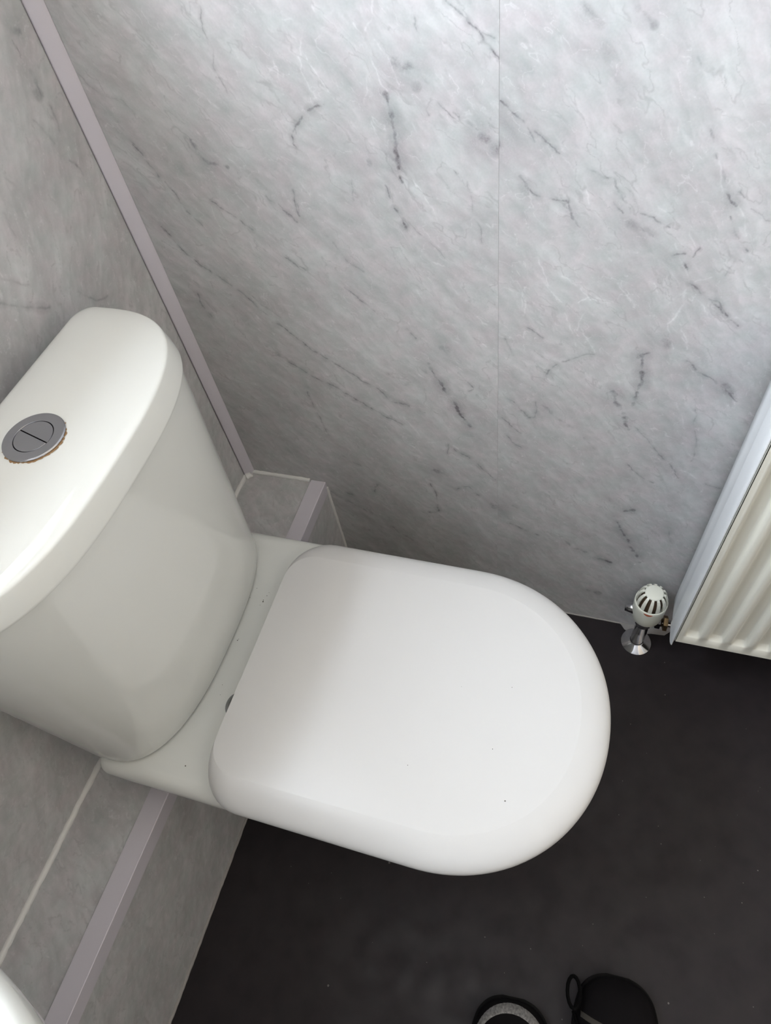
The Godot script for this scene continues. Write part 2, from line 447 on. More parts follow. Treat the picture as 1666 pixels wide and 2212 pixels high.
# ---------------------------------------------------------------- the room
func bead(called: String, a: Vector3, b: Vector3, r: float, material: Material, parent: Node, seed_value: int) -> void:
	var n := fbm(seed_value, 3)
	var pts := []
	var radii := []
	var count := maxi(6, int(a.distance_to(b) / 0.006))
	for i in count + 1:
		var s := i * 0.006
		pts.append(a.lerp(b, float(i) / count) + Vector3(n.get_noise_1d(s * 40.0), n.get_noise_1d(s * 40.0 + 90.0), n.get_noise_1d(s * 40.0 + 180.0)) * r * 0.18)
		radii.append(r * (1.0 + 0.22 * n.get_noise_1d(s * 60.0 + 300.0)))
	var t := Tris.new()
	tube(t, pts, radii, 10)
	obj(called, t.mesh(), material, parent)


func room() -> void:
	var wr := structure("wall_right", "pale grey marbled wall panels beside the toilet, carrying the radiator", "wall")
	block("backing", Vector3(-0.24, 0, -0.1), Vector3(ROOM_X + 0.1, ROOM_Y, -0.0085), M.paint, wr)
	block("panel", Vector3(-0.008, 0.001, -0.008), Vector3(SEAM_X - 0.00003, ROOM_Y, 0), M.marble_near, wr, 0.00005, 1)
	block("panel", Vector3(SEAM_X + 0.00003, 0.001, -0.008), Vector3(ROOM_X, ROOM_Y, -0.0002), M.marble_far, wr, 0.00005, 2)
	
	var wb := structure("wall_back", "grey marbled wall panel behind the cistern and the washbasin", "wall")
	# opening for the window above the cistern
	var z0 := 0.20
	var z1 := 0.98
	var y0 := 1.20
	var y1 := 2.06
	block("backing", Vector3(-0.24, 0, -0.0085), Vector3(-0.0085, y0, ROOM_Z), M.paint, wb)
	block("backing", Vector3(-0.24, y1, -0.0085), Vector3(-0.0085, ROOM_Y, ROOM_Z), M.paint, wb)
	block("backing", Vector3(-0.24, y0, -0.0085), Vector3(-0.0085, y1, z0), M.paint, wb)
	block("backing", Vector3(-0.24, y0, z1), Vector3(-0.0085, y1, ROOM_Z), M.paint, wb)
	block("panel", Vector3(-0.008, 0.001, 0.0004), Vector3(0, y0, 1.0), M.marble_back, wb, 0.0004, 3)
	block("panel", Vector3(-0.008, 0.001, 1.0004), Vector3(0, y0, ROOM_Z), M.marble_back, wb, 0.0004, 3)
	block("panel", Vector3(-0.008, y0, 0.0004), Vector3(0, y1, z0), M.marble_back, wb, 0.0004, 3)
	block("panel", Vector3(-0.008, y0, z1), Vector3(0, y1, ROOM_Z), M.marble_back, wb, 0.0004, 3)
	block("panel", Vector3(-0.008, y1, 0.0004), Vector3(0, ROOM_Y, ROOM_Z), M.marble_back, wb, 0.0004, 3)

	var win := structure("window_1", "white frosted window above the cistern", "window")
	for p in [[y0, y0 + 0.045, z0, z1], [y1 - 0.045, y1, z0, z1], [y0 + 0.045, y1 - 0.045, z0, z0 + 0.045], [y0 + 0.045, y1 - 0.045, z1 - 0.045, z1]]:
		block("frame", Vector3(-0.225, p[0], p[2]), Vector3(-0.17, p[1], p[3]), M.window_frame, win, 0.003)
	block("window_sill", Vector3(-0.17, y0, z0), Vector3(0.012, y0 + 0.018, z1), M.window_frame, win, 0.003)
	block("pane", Vector3(-0.206, y0 + 0.04, z0 + 0.04), Vector3(-0.200, y1 - 0.04, z1 - 0.04), M.daylight_pane, win)

	var fl := structure("floor", "near black vinyl floor with a few pale flecks", "floor")
	block("vinyl", Vector3(-0.24, -0.05, -0.1), Vector3(ROOM_X + 0.1, 0, ROOM_Z + 0.1), M.vinyl, fl)
	var rng := RandomNumberGenerator.new()
	rng.seed = 77
	var t := Tris.new()
	for i in 150:
		var c := Vector3(rng.randf_range(0.2, 1.1), 0.0002, rng.randf_range(0.05, 0.9))
		var r := rng.randf_range(0.0004, 0.0011) * (1.0 if rng.randf() < 0.85 else 1.7)
		lathe(t, c, [[r, 0.0], [r * 0.7, 0.0003], [0.0, 0.0005]], 6)
	var flecks := obj("dust_fleck", t.mesh(), M.dust, fl)
	flecks.set_meta("kind", "stuff")
	# patch of filler where the vinyl stops short round the radiator pipe
	t = Tris.new()
	var patch := PackedVector3Array()
	for p in [[0.680, 0.0], [0.688, 0.003], [0.695, 0.012], [0.703, 0.016], [0.735, 0.013], [0.742, 0.011], [0.766, 0.009], [0.775, 0.0]]:
		patch.append(Vector3(p[0], 0.0012, p[1]))
	var under := PackedVector3Array()
	for p in patch:
		under.append(p - Vector3(0, 0.0012, 0))
	t.loft([under, patch], -1)
	t.cap(patch, false)
	obj("filler", t.mesh(), M.sealant_old, fl)

	var ce := structure("ceiling", "plain white ceiling", "ceiling")
	block("board", Vector3(-0.24, ROOM_Y, -0.1), Vector3(ROOM_X + 0.1, ROOM_Y + 0.08, ROOM_Z + 0.1), M.paint, ce)
	var wl := structure("wall_left", "grey marbled wall opposite the radiator", "wall")
	block("board", Vector3(-0.24, 0, ROOM_Z), Vector3(ROOM_X + 0.1, ROOM_Y, ROOM_Z + 0.1), M.marble_back, wl, 0.0, 2)
	var wf := structure("wall_front", "plain painted wall facing the toilet", "wall")
	block("board", Vector3(ROOM_X, 0, 0.0), Vector3(ROOM_X + 0.1, ROOM_Y, ROOM_Z), M.paint, wf)
	var door := structure("door_1", "pale wooden door facing the toilet", "door")
	block("leaf", Vector3(ROOM_X - 0.035, 0.008, 0.43), Vector3(ROOM_X - 0.001, 1.98, 1.18), M.wood, door, 0.003)
	block("jamb", Vector3(ROOM_X - 0.05, 0.0, 0.37), Vector3(ROOM_X - 0.001, 2.04, 0.427), M.window_frame, door, 0.003)
	block("jamb", Vector3(ROOM_X - 0.05, 0.0, 1.183), Vector3(ROOM_X - 0.001, 2.04, 1.24), M.window_frame, door, 0.003)
	block("jamb", Vector3(ROOM_X - 0.05, 1.983, 0.427), Vector3(ROOM_X - 0.001, 2.04, 1.183), M.window_frame, door, 0.003)

	boxing()


func boxing() -> void:
	var bx := structure("wall_boxing", "low grey marbled pipe boxing running behind the toilet", "boxing")
	var split := 0.36
	var c := 0.0006
	block("top_panel", Vector3(c, BOX_TOP - 0.008, c), Vector3(BOX_DEEP - 0.0012, BOX_TOP, split), M.marble_back, bx, 0.0003, 4)
	block("front_panel", Vector3(BOX_DEEP - 0.008, 0.001, c), Vector3(BOX_DEEP, BOX_TOP - 0.0085, split), M.marble_back, bx, 0.0003, 4)
	block("top_panel", Vector3(c, BOX_TOP - 0.008, split), Vector3(BOX_SHALLOW - 0.0012, BOX_TOP, ROOM_Z), M.marble_back, bx, 0.0003, 4)
	block("front_panel", Vector3(BOX_SHALLOW - 0.008, 0.001, split), Vector3(BOX_SHALLOW, BOX_TOP - 0.0085, ROOM_Z), M.marble_back, bx, 0.0003, 4)
	block("end_panel", Vector3(BOX_SHALLOW, 0.001, split - 0.008), Vector3(BOX_DEEP - 0.0085, BOX_TOP - 0.0085, split), M.marble_back, bx, 0.0003, 4)

	# plastic trims
	var ct := structure("trim_1", "upright lilac-grey plastic corner trim between the two marbled walls", "trim")
	var o := []
	var w := 0.0145
	o.append(Vector3(0.0002, BOX_TOP, 0.0002))
	o.append(Vector3(w, BOX_TOP, 0.0002))
	for i in 9:
		var f := i / 8.0
		var bulge := 0.0011 * sin(PI * f)
		o.append(Vector3(lerpf(w, 0.0011, f) + bulge, BOX_TOP, lerpf(0.0010, w, f) + bulge))
	o.append(Vector3(0.0011, BOX_TOP, w - 0.003))
	var t := Tris.new()
	extrude(t, o, Vector3(0, ROOM_Y - BOX_TOP, 0), 0)
	obj("strip", t.mesh(), M.trim, ct)
	for side in [[BOX_DEEP, 0.0006, 0.36, "trim_2", "lilac-grey angle trim on the boxing edge between the toilet and the corner"], [BOX_SHALLOW, 0.36, ROOM_Z, "trim_3", "long lilac-grey angle trim on the boxing edge beside the washbasin"]]:
		var et := structure(side[3], side[4], "trim")
		var d: float = side[0]
		var e := 0.0016
		t = Tris.new()
		extrude(t, [Vector3(d - 0.0255, BOX_TOP + 0.0001, side[1]), Vector3(d - 0.0255, BOX_TOP + e, side[1]), Vector3(d + e - 0.0008, BOX_TOP + e, side[1]), Vector3(d + e, BOX_TOP + e - 0.0008, side[1]), Vector3(d + e, BOX_TOP - 0.0255, side[1]), Vector3(d + 0.0001, BOX_TOP - 0.0255, side[1]), Vector3(d + 0.0001, BOX_TOP + 0.0001, side[1])], Vector3(0, 0, side[2] - side[1]))
		obj("strip", t.mesh(), M.trim, et)

	var s1 := structure("trim_4", "white silicone beads where the boxing meets the walls", "sealant")
	bead("silicone_bead", Vector3(0.001, BOX_TOP + 0.001, 0.014), Vector3(0.001, BOX_TOP + 0.001, ROOM_Z), 0.0048, M.sealant, s1, 3)
	bead("silicone_bead", Vector3(0.008, BOX_TOP + 0.001, 0.001), Vector3(BOX_DEEP - 0.027, BOX_TOP + 0.001, 0.001), 0.0042, M.sealant, s1, 4)
	bead("silicone_bead", Vector3(BOX_DEEP + 0.001, BOX_TOP - 0.012, 0.001), Vector3(BOX_DEEP + 0.001, 0.004, 0.001), 0.0030, M.sealant, s1, 5)
	bead("silicone_bead", Vector3(0.004, BOX_TOP + 0.002, 0.016), Vector3(0.012, BOX_TOP + 0.002, 0.008), 0.0058, M.sealant, s1, 6)
	var s2 := structure("trim_5", "thin greyish silicone bead along the floor edge", "sealant")
	bead("silicone_bead", Vector3(BOX_SHALLOW + 0.0005, 0.0005, 0.37), Vector3(BOX_SHALLOW + 0.0005, 0.0005, ROOM_Z), 0.0034, M.sealant_old, s2, 7)
	bead("silicone_bead", Vector3(BOX_DEEP + 0.004, 0.0002, 0.0005), Vector3(0.69, 0.0002, 0.0005), 0.0017, M.sealant_old, s2, 8)


# ---------------------------------------------------------------- toilet
func toilet() -> void:
	var base := Vector3(0.40, 0, 0.36)
	var th := thing("toilet", "white close-coupled toilet with its lid closed, in the marbled corner", "toilet", base)

	# pan: platform under the cistern and the bowl below the seat
	var t := Tris.new()
	var rings := []
	for p in [[0.020, 0.352], [0.008, 0.357], [0.002, 0.366], [0.0, 0.374], [0.0, 0.384], [0.0015, 0.3905], [0.005, 0.3955], [0.010, 0.3985], [0.016, 0.3995]]:
		var o: float = p[0]
		rings.append(plan(0.053 + o * 0.3, 0.30 - o, 0.36 - o, 0.3605, 0.1885 - o, 3.4, 0.014 - o * 0.3, p[1]))
	t.loft(rings, 0)
	t.cap(rings[0], true)
	var top: PackedVector3Array = rings[-1]
	var crown := [top, shrunk(top, 0.9, 0.3998), shrunk(top, 0.4, 0.400)]
	t.loft(crown, 0)
	t.cap(crown[-1], false, 0)
	rings = []
	for p in [[0.0, 0.46, 0.105, 0.30], [0.006, 0.462, 0.107, 0.30], [0.08, 0.45, 0.098, 0.30], [0.16, 0.475, 0.106, 0.30], [0.22, 0.515, 0.124, 0.32], [0.28, 0.568, 0.148, 0.36], [0.33, 0.605, 0.163, 0.41], [0.365, 0.624, 0.171, 0.43], [0.382, 0.629, 0.173, 0.45], [0.390, 0.628, 0.172, 0.45], [0.396, 0.622, 0.166, 0.45]]:
		rings.append(plan(0.172, p[3], p[1], 0.366, p[2], 2.1, 0.03, p[0]))
	t.loft(rings, 1)
	t.cap(rings[0], true)
	t.cap(rings[-1], false)
	var pan := obj("pan", t.mesh(), M.ceramic, th)
	pan.position = -base
	var rng := RandomNumberGenerator.new()
	rng.seed = 5
	t = Tris.new()
	for p in [[0.178, 0.286, 1.2], [0.1775, 0.2835, 0.7], [0.180, 0.276, 0.6], [0.157, 0.284, 0.5], [0.161, 0.268, 0.5], [0.170, 0.518, 0.8], [0.166, 0.349, 0.8], [0.167, 0.347, 0.5], [0.172, 0.412, 0.5], [0.175, 0.425, 0.4], [0.176, 0.292, 0.4], [0.181, 0.271, 0.4]]:
		lathe(t, Vector3(p[0], 0.4, p[1]), [[0.0011 * p[2], -0.0003], [0.0008 * p[2], 0.0002], [0.0, 0.0003]], 6)
	var dirt := obj("dirt_speck", t.mesh(), M.speck, pan)
	dirt.set_meta("kind", "stuff")

	# cistern
	var tank := Tris.new()
	rings = []
	for i in 25:
		var f := i / 24.0
		var y := lerpf(0.4075, 0.7675, f)
		rings.append(plan(lerpf(0.052, 0.036, f), lerpf(0.066, 0.054, f), lerpf(0.1615, 0.1925, f), lerpf(0.3535, 0.362, f), lerpf(0.1835, 0.1965, f), lerpf(2.65, 2.78, f), 0.010, y))
	var foot := []
	for p in [[0.010, 0.4006], [0.0045, 0.4012], [0.0015, 0.4034], [0.0, 0.4075]]:
		foot.append(plan(0.052 + p[0] * 0.3, 0.066, 0.1615 - p[0], 0.3535, 0.1835 - p[0], 2.65, 0.010, p[1]))
	tank.loft(foot + rings.slice(1), 0)
	tank.cap(foot[0], true)
	tank.cap(rings[-1], false)
	var ci := obj("cistern", tank.mesh(), M.ceramic, th)
	ci.position = -base
	t = Tris.new()
	rings = []
	for p in [[0.0045, 0.7684], [0.0012, 0.7688], [0.0002, 0.7700], [0.0004, 0.7725], [0.0018, 0.7800], [0.0036, 0.7885], [0.0052, 0.7952], [0.0056, 0.7964], [0.0063, 0.7974], [0.0074, 0.7982], [0.0088, 0.7988], [0.013, 0.8003], [0.019, 0.8019], [0.027, 0.8034], [0.037, 0.8046], [0.050, 0.8054]]:
		var o: float = p[0]
		rings.append(plan(0.0335 + o * 0.3, 0.062, 0.1958 - o, 0.3625, 0.1990 - o, 2.75, 0.020 - o * 0.2, p[1]))
	t.loft(rings, 0)
	t.cap(rings[0], true)
	top = rings[-1]
	crown = [top]
	for p in [[0.75, 0.8058], [0.5, 0.8060], [0.25, 0.8061]]:
		crown.append(shrunk(top, p[0], p[1]))
	t.loft(crown, 0)
	t.cap(crown[-1], false, 0)
	var lid := obj("cistern_lid", t.mesh(), M.ceramic, th)
	lid.position = -base

	# dual flush button
	var bc := Vector3(0.1065, 0.8058, 0.3585)
	t = Tris.new()
	lathe(t, bc, [[0.0286, -0.003], [0.0288, 0.0016]], 72, 0)
	lathe(t, bc, [[0.0288, 0.0016], [0.0284, 0.0023], [0.0279, 0.0026]], 72, 1)
	lathe(t, bc, [[0.0279, 0.0026], [0.0189, 0.0026]], 72, 2)
	lathe(t, bc, [[0.0189, 0.0026], [0.0186, 0.0022], [0.0186, -0.003]], 72, 3)
	var bezel := obj("flush_bezel", t.mesh(), M.satin_chrome, lid)
	for s in [-1.0, 1.0]:
		t = Tris.new()
		rings = []
		for q in [[0.0180, -0.002], [0.0180, 0.0021], [0.0178, 0.0025]]:
			var r := PackedVector3Array()
			for i in 33:
				var a: float = PI * i / 32.0
				var local := Vector2(cos(a) * q[0], s * (0.0006 + maxf(0.0, sin(a) * q[0] - 0.0006)))
				r.append(bc + Vector3(local.x, q[1], local.y).rotated(Vector3.UP, -0.26))
			rings.append(r)
		t.loft(rings, -1)
		t.cap(rings[-1], false)
		obj("flush_button", t.mesh(), M.satin_chrome, lid)
	t = Tris.new()
	lathe(t, bc, [[0.0188, 0.0010], [0.0, 0.0011]], 32)
	obj("button_well", t.mesh(), M.lace, lid)
	t = Tris.new()
	var n := fbm(8, 3)
	var inner := PackedVector3Array()
	var outer := PackedVector3Array()
	for i in 120:
		var a := TAU * i / 120.0
		var d := Vector3(cos(a), 0, sin(a))
		# dried limescale, thick on the front edge and broken elsewhere
		var k := clampf(n.get_noise_2d(cos(a) * 9.0, sin(a) * 9.0) + 0.28 + 0.5 * maxf(0.0, d.dot(Vector3(0.75, 0, 0.65))), 0.0, 1.0)
		inner.append(bc + d * 0.0280 + Vector3(0, 0.0006, 0))
		outer.append(bc + d * (0.0284 + 0.0024 * k) + Vector3(0, 0.0003, 0))
	t.loft([inner, outer], 0)
	obj("limescale", t.mesh(), M.grime, lid)

	# seat ring and lid
	var zc := 0.371
	t = Tris.new()
	rings = []
	for p in [[0.010, 0.4012], [0.005, 0.4020], [0.0035, 0.4045], [0.0035, 0.4095], [0.006, 0.4125]]:
		var o: float = p[0]
		rings.append(plan(0.232 + o, 0.466, 0.650 - o, zc, 0.184 - o, 2.08, 0.055, p[1]))
	t.loft(rings, 0)
	t.cap(rings[0], true)
	t.cap(rings[-1], false)
	var ring := obj("seat", t.mesh(), M.seat, th)
	ring.position = -base
	t = Tris.new()
	rings = []
	rings.append(plan(0.2095, 0.466, 0.644, zc, 0.178, 2.08, 0.05, 0.4130))
	rings.append(plan(0.2080, 0.466, 0.649, zc, 0.183, 2.08, 0.053, 0.4138))
	for i in 13:
		var a := deg_to_rad(66.0) * i / 12.0
		var o := 0.034 * (1.0 - cos(a)) / (1.0 - cos(deg_to_rad(66.0)))
		var y := 0.4165 + 0.0212 * sin(a) / sin(deg_to_rad(66.0))
		rings.append(plan(0.2070 + o * 0.10, 0.466, 0.650 - o, zc, 0.184 - o, 2.08, 0.054 - o * 0.5, y))
	t.loft(rings, 0)
	t.cap(rings[0], true)
	top = rings[-1]
	crown = [top]
	for p in [[0.93, 0.4385], [0.8, 0.4392], [0.6, 0.4398], [0.35, 0.4402], [0.12, 0.4403]]:
		crown.append(shrunk(top, p[0], p[1]))
	t.loft(crown, 1)
	t.cap(crown[-1], false, 1)
	var cover := obj("seat_lid", t.mesh(), M.seat, th)
	cover.position = -base
	t = Tris.new()
	for p in [[0.478, 0.358, 0.8], [0.527, 0.420, 0.55], [0.44, 0.46, 0.5], [0.55, 0.47, 0.6], [0.535, 0.345, 0.45]]:
		lathe(t, Vector3(p[0], 0.4395, p[1]), [[0.0011 * p[2], -0.0003], [0.0008 * p[2], 0.0006], [0.0, 0.0008]], 6)
	dirt = obj("dirt_speck", t.mesh(), M.speck, cover)
	dirt.set_meta("kind", "stuff")
	for z in [0.433, 0.309]:
		t = Tris.new()
		var hx := 0.2075 if z > 0.4 else 0.236
		lathe(t, Vector3(hx, 0.3998, z), [[0.0190, 0.0], [0.0190, 0.003], [0.0175, 0.0045], [0.008, 0.0055], [0.0075, 0.0125]], 40)
		var h := obj("hinge", t.mesh(), M.satin_chrome, th)
		h.position = -base
		h.set_meta("label", "dark metal hinge cap peeping from under the seat lid")


# ---------------------------------------------------------------- radiator and valve
func radiator() -> void:
	var x0 := 0.7565
	var x1 := 1.322
	var yb := 0.160
	var yt := 0.72
	var zf := 0.100
	var th := thing("radiator", "cream panel radiator with vertical flutes on the marbled wall", "radiator", Vector3((x0 + x1) / 2, yb, 0.06))
	var off := -th.position
	# fluted front sheet
	var t := Tris.new()
	var pitch := 0.0333
	var xs := []
	var x := x0 + 0.0012
	while x < x1 - 0.0001:
		xs.append(x)
		x += pitch / 18.0
	xs.append(x1)
	var rows := [[yb, 0.0], [yb + 0.0215, 0.0], [yb + 0.0225, 0.12], [yb + 0.031, 0.92], [yb + 0.033, 1.0]]
	for i in 9:
		rows.append([lerpf(yb + 0.05, yt - 0.05, i / 8.0), 1.0])
	rows += [[yt - 0.033, 1.0], [yt - 0.0225, 0.0], [yt, 0.0]]
	var rings := []
	for r in rows:
		var line := PackedVector3Array()
		for q in xs:
			var u := fposmod((q - 0.7772) / pitch + 0.5, 1.0) - 0.5      # 0 in the middle of a groove
			var deep := clampf((0.345 - absf(u)) / 0.13, 0.0, 1.0)
			deep = deep * deep * (3.0 - 2.0 * deep)
			var crest := 0.0018 * clampf(1.0 - pow((0.5 - absf(u)) / 0.17, 2.0), 0.0, 1.0)
			if q < x0 + 0.0085 or q > x1 - 0.0085:
				deep = 0.0
				crest = 0.0
			line.append(Vector3(q, r[0], zf - (0.0078 * deep - crest) * r[1]))
		rings.append(line)
	t.loft(rings, 0, false)
	# returns of the sheet
	for e in [[rings[0], -1.0], [rings[-1], 1.0]]:
		var back := PackedVector3Array()
		for p in e[0]:
			back.append(Vector3(p.x, p.y + 0.002 * e[1], zf - 0.014))
		t.loft([e[0], back], -1, false)
	for s in [x0, x1]:
		t.quad(Vector3(s, yb, zf), Vector3(s, yt, zf), Vector3(s, yt + 0.002, zf - 0.014), Vector3(s, yb - 0.002, zf - 0.014))
	t.quad(Vector3(x0, yb - 0.002, zf - 0.014), Vector3(x1, yb - 0.002, zf - 0.014), Vector3(x1, yt + 0.002, zf - 0.014), Vector3(x0, yt + 0.002, zf - 0.014))
	obj("front_panel", t.mesh(), M.enamel, th).position = off
	block("rear_panel", Vector3(x0 + 0.004, yb, 0.022), Vector3(x1 - 0.004, yt, 0.034), M.enamel, th, 0.002).position = off
	for k in 16:
		var fx := x0 + 0.03 + k * 0.0345
		block("convector_fin", Vector3(fx, yb + 0.05, 0.036), Vector3(fx + 0.0012, yt - 0.05, 0.084), M.enamel, th).position = off
	# end covers wrapped round towards the front, standing a hair off the sheet
	for e in [[x0, 1.0], [x1, -1.0]]:
		var ex: float = e[0]
		var s: float = e[1]
		var pts := [[0.0020, 0.0125], [0.0012, 0.030], [0.0004, 0.054], [-0.0014, 0.0585], [-0.0018, 0.064], [-0.0018, 0.088], [-0.0014, 0.0935], [-0.0002, 0.0975], [0.0010, 0.0985]]
		var o := []
		for p in pts:
			o.append(Vector3(ex + s * (p[0] - 0.0028), yb - 0.018, p[1]))
		for i in range(pts.size() - 1, -1, -1):
			o.append(Vector3(ex + s * (pts[i][0] - 0.0028 + 0.0012), yb - 0.018, pts[i][1] - (0.0004 if i > 5 else 0.0)))
		t = Tris.new()
		extrude(t, o, Vector3(0, yt + 0.012 - yb + 0.018, 0), 0)
		obj("end_cover", t.mesh(), M.enamel_side, th).position = off
	for k in 3:
		block("top_grille", Vector3(x0, yt + 0.004, 0.018 + k * 0.028), Vector3(x1, yt + 0.010, 0.036 + k * 0.028), M.enamel_side, th, 0.001).position = off
	for bx in [x0 + 0.12, x1 - 0.12]:
		block("bracket", Vector3(bx, yb + 0.06, 0.0), Vector3(bx + 0.03, yt - 0.06, 0.0225), M.enamel_side, th).position = off

	valve()


func valve() -> void:
	var c := Vector3(0.7175, 0, 0.0335)
	var th := thing("radiator_valve", "chrome radiator valve with a slotted cream thermostat head, rising from the floor", "radiator valve", c)
	var t := Tris.new()
	lathe(t, Vector3.ZERO, [[0.0268, 0.0], [0.0272, 0.0016], [0.0262, 0.0026], [0.0135, 0.0105], [0.0122, 0.0112], [0.0117, 0.0125]], 56)
	obj("floor_plate", t.mesh(), M.chrome, th).set_meta("label", "round polished chrome floor plate")
	t = Tris.new()
	lathe(t, Vector3.ZERO, [[0.0118, 0.002], [0.0118, 0.074], [0.0122, 0.0745], [0.0122, 0.079], [0.0105, 0.080]], 32)
	obj("pipe_sleeve", t.mesh(), M.chrome, th)
	t = Tris.new()
	lathe(t, Vector3.ZERO, [[0.0100, 0.079], [0.0145, 0.080], [0.0145, 0.090], [0.0105, 0.091]], 6, -1)
	obj("compression_nut", t.mesh(), M.chrome, th)
	t = Tris.new()
	lathe(t, Vector3.ZERO, [[0.0105, 0.090], [0.0118, 0.093], [0.0118, 0.100], [0.0165, 0.101], [0.0172, 0.104], [0.0172, 0.113], [0.0160, 0.115], [0.010, 0.115]], 32)
	obj("collar", t.mesh(), M.dark_chrome, th)
	t = Tris.new()
	lathe(t, Vector3(-0.006, 0.120, 0.0), [[0.0095, 0.0], [0.0095, 0.016], [0.0085, 0.019], [0.0068, 0.031], [0.0, 0.0315]], 24, 0, Vector3(-1, 0.12, 0).normalized())
	obj("side_cap", t.mesh(), M.chrome, th)
	t = Tris.new()
	lathe(t, Vector3(0.004, 0.0955, 0.002), [[0.0078, 0.0], [0.0078, 0.024], [0.006, 0.025], [0.006, 0.044]], 24, 0, Vector3(1, 0, 0))
	obj("tail", t.mesh(), M.chrome, th)
	t = Tris.new()
	lathe(t, Vector3(0.016, 0.0955, 0.002), [[0.007, 0.0], [0.0122, 0.001], [0.0122, 0.009], [0.008, 0.010]], 6, -1, Vector3(1, 0, 0))
	obj("union_nut", t.mesh(), M.dark_chrome, th)
	t = Tris.new()
	lathe(t, Vector3(0.0285, 0.0985, 0.004), [[0.006, 0.0], [0.0135, 0.001], [0.0135, 0.0075], [0.008, 0.0085]], 6, -1, Vector3(1, 0, 0))
	obj("union_nut", t.mesh(), M.brass, th)

	# thermostat head
	t = Tris.new()
	lathe(t, Vector3.ZERO, [[0.0175, 0.1055], [0.0225, 0.106], [0.0240, 0.110], [0.0258, 0.128], [0.0264, 0.150], [0.0264, 0.1585], [0.0258, 0.1592], [0.0242, 0.1588], [0.0240, 0.148], [0.0180, 0.147]], 56)
	var head := obj("thermostat_head", t.mesh(), M.trv, th)
	t = Tris.new()
	lathe(t, Vector3.ZERO, [[0.0, 0.1885], [0.0120, 0.1882], [0.0142, 0.1874], [0.0150, 0.1858], [0.0146, 0.1846], [0.0, 0.1844]], 48)
	obj("cap", t.mesh(), M.trv, head)
	t = Tris.new()
	lathe(t, Vector3.ZERO, [[0.0185, 0.146], [0.0185, 0.168], [0.0125, 0.180], [0.0, 0.180]], 32)
	obj("sensor_core", t.mesh(), M.trv_inside, head)
	var prof := [[0.0140, 0.1868], [0.0180, 0.1848], [0.0214, 0.1792], [0.0238, 0.1712], [0.0254, 0.1585]]
	for k in 12:
		t = Tris.new()
		var rings := []
		var a0 := TAU * (k + 0.15) / 12.0
		var wide := TAU / 12.0 * 0.47
		for p in prof:
			var r := PackedVector3Array()
			for q in [[0.0, 0.0], [0.5, 0.0], [1.0, 0.0], [1.0, -0.0022], [0.0, -0.0022]]:
				var a: float = a0 + wide * (q[0] - 0.5)
				r.append(Vector3(cos(a) * (p[0] + q[1]), p[1] + q[1] * 0.6, sin(a) * (p[0] + q[1])))
			rings.append(r)
		t.loft(rings, -1)
		t.cap(rings[0], true)
		t.cap(rings[-1], false)
		obj("rib", t.mesh(), M.trv, head)
	t = Tris.new()
	var lo := PackedVector3Array()
	var hi := PackedVector3Array()
	for i in 9:
		var a := atan2(0.614, -0.143) + 0.28 * (i / 8.0 - 0.5) * 2.0 - 0.1
		var dip := 0.0042 * (1.0 - pow((i - 4) / 4.0, 2.0))
		lo.append(Vector3(cos(a) * 0.0268, 0.1555 - dip, sin(a) * 0.0268))
		hi.append(Vector3(cos(a) * 0.0267, 0.1562, sin(a) * 0.0267))
	t.loft([lo, hi], -1, false)
	obj("setting_mark", t.mesh(), M.marker, head).set_meta("label", "orange setting mark below the slots")


# ---------------------------------------------------------------- washbasin
func basin() -> void:
	var th := thing("washbasin", "white ceramic washbasin on the wall beside the toilet, its rim cut by the frame", "washbasin", Vector3(0.2, 0.70, 0.92))
	var t := Tris.new()
	var rings := []
	for p in [[0.12, 0.70, 0.30], [0.07, 0.715, 0.5], [0.03, 0.745, 0.8], [0.010, 0.785, 1.0], [0.002, 0.812, 1.0], [0.0, 0.826, 1.0], [0.0012, 0.834, 1.0], [0.005, 0.8388, 1.0], [0.010, 0.840, 1.0], [0.030, 0.8396, 1.0], [0.036, 0.837, 1.0], [0.040, 0.830, 1.0], [0.055, 0.78, 1.0], [0.085, 0.74, 1.0], [0.13, 0.725, 1.0]]:
		var o: float = p[0]
		rings.append(plan(0.0008 + (maxf(0.0, o - 0.010) * 2.6 if p[1] > 0.79 or o > 0.05 and p[2] == 1.0 else 0.0), 0.15, 0.440 - o, 0.92, 0.232 - o, 3.4, 0.02, p[1]))
	t.loft(rings, 0)
	t.cap(rings[0], true)
	t.cap(rings[-1], false, 0)
	obj("basin", t.mesh(), M.ceramic, th).position = -th.position
	t = Tris.new()
	lathe(t, Vector3(0.26, 0.7245, 0.92), [[0.021, 0.0], [0.021, 0.002], [0.012, 0.0025], [0.0, 0.001]], 32)
	obj("waste", t.mesh(), M.chrome, th).position = -th.position


# ---------------------------------------------------------------- shoes
func shoe_section(z: float, hw: float, hh: float, grow: float) -> PackedVector3Array:
	var out := PackedVector3Array()
	for i in 25:
		var a := PI * i / 24.0
		out.append(Vector3((hw + grow) * signf(cos(a)) * pow(absf(cos(a)), 0.75), 0.018 + (hh - 0.018 + grow) * pow(maxf(sin(a), 0.0), 0.8), z))
	return out


func shoe_height(sec: Array, x: float, z: float) -> float:
	for i in sec.size() - 1:
		if z <= sec[i + 1][0]:
			var f: float = clampf((z - sec[i][0]) / (sec[i + 1][0] - sec[i][0]), 0.0, 1.0)
			var hw := lerpf(sec[i][1], sec[i + 1][1], f)
			var hh := lerpf(sec[i][2], sec[i + 1][2], f)
			var c := pow(clampf(absf(x) / hw, 0.0, 1.0), 1.0 / 0.75)
			return 0.018 + (hh - 0.018) * pow(maxf(0.0, 1.0 - c * c), 0.4)
	return 0.05


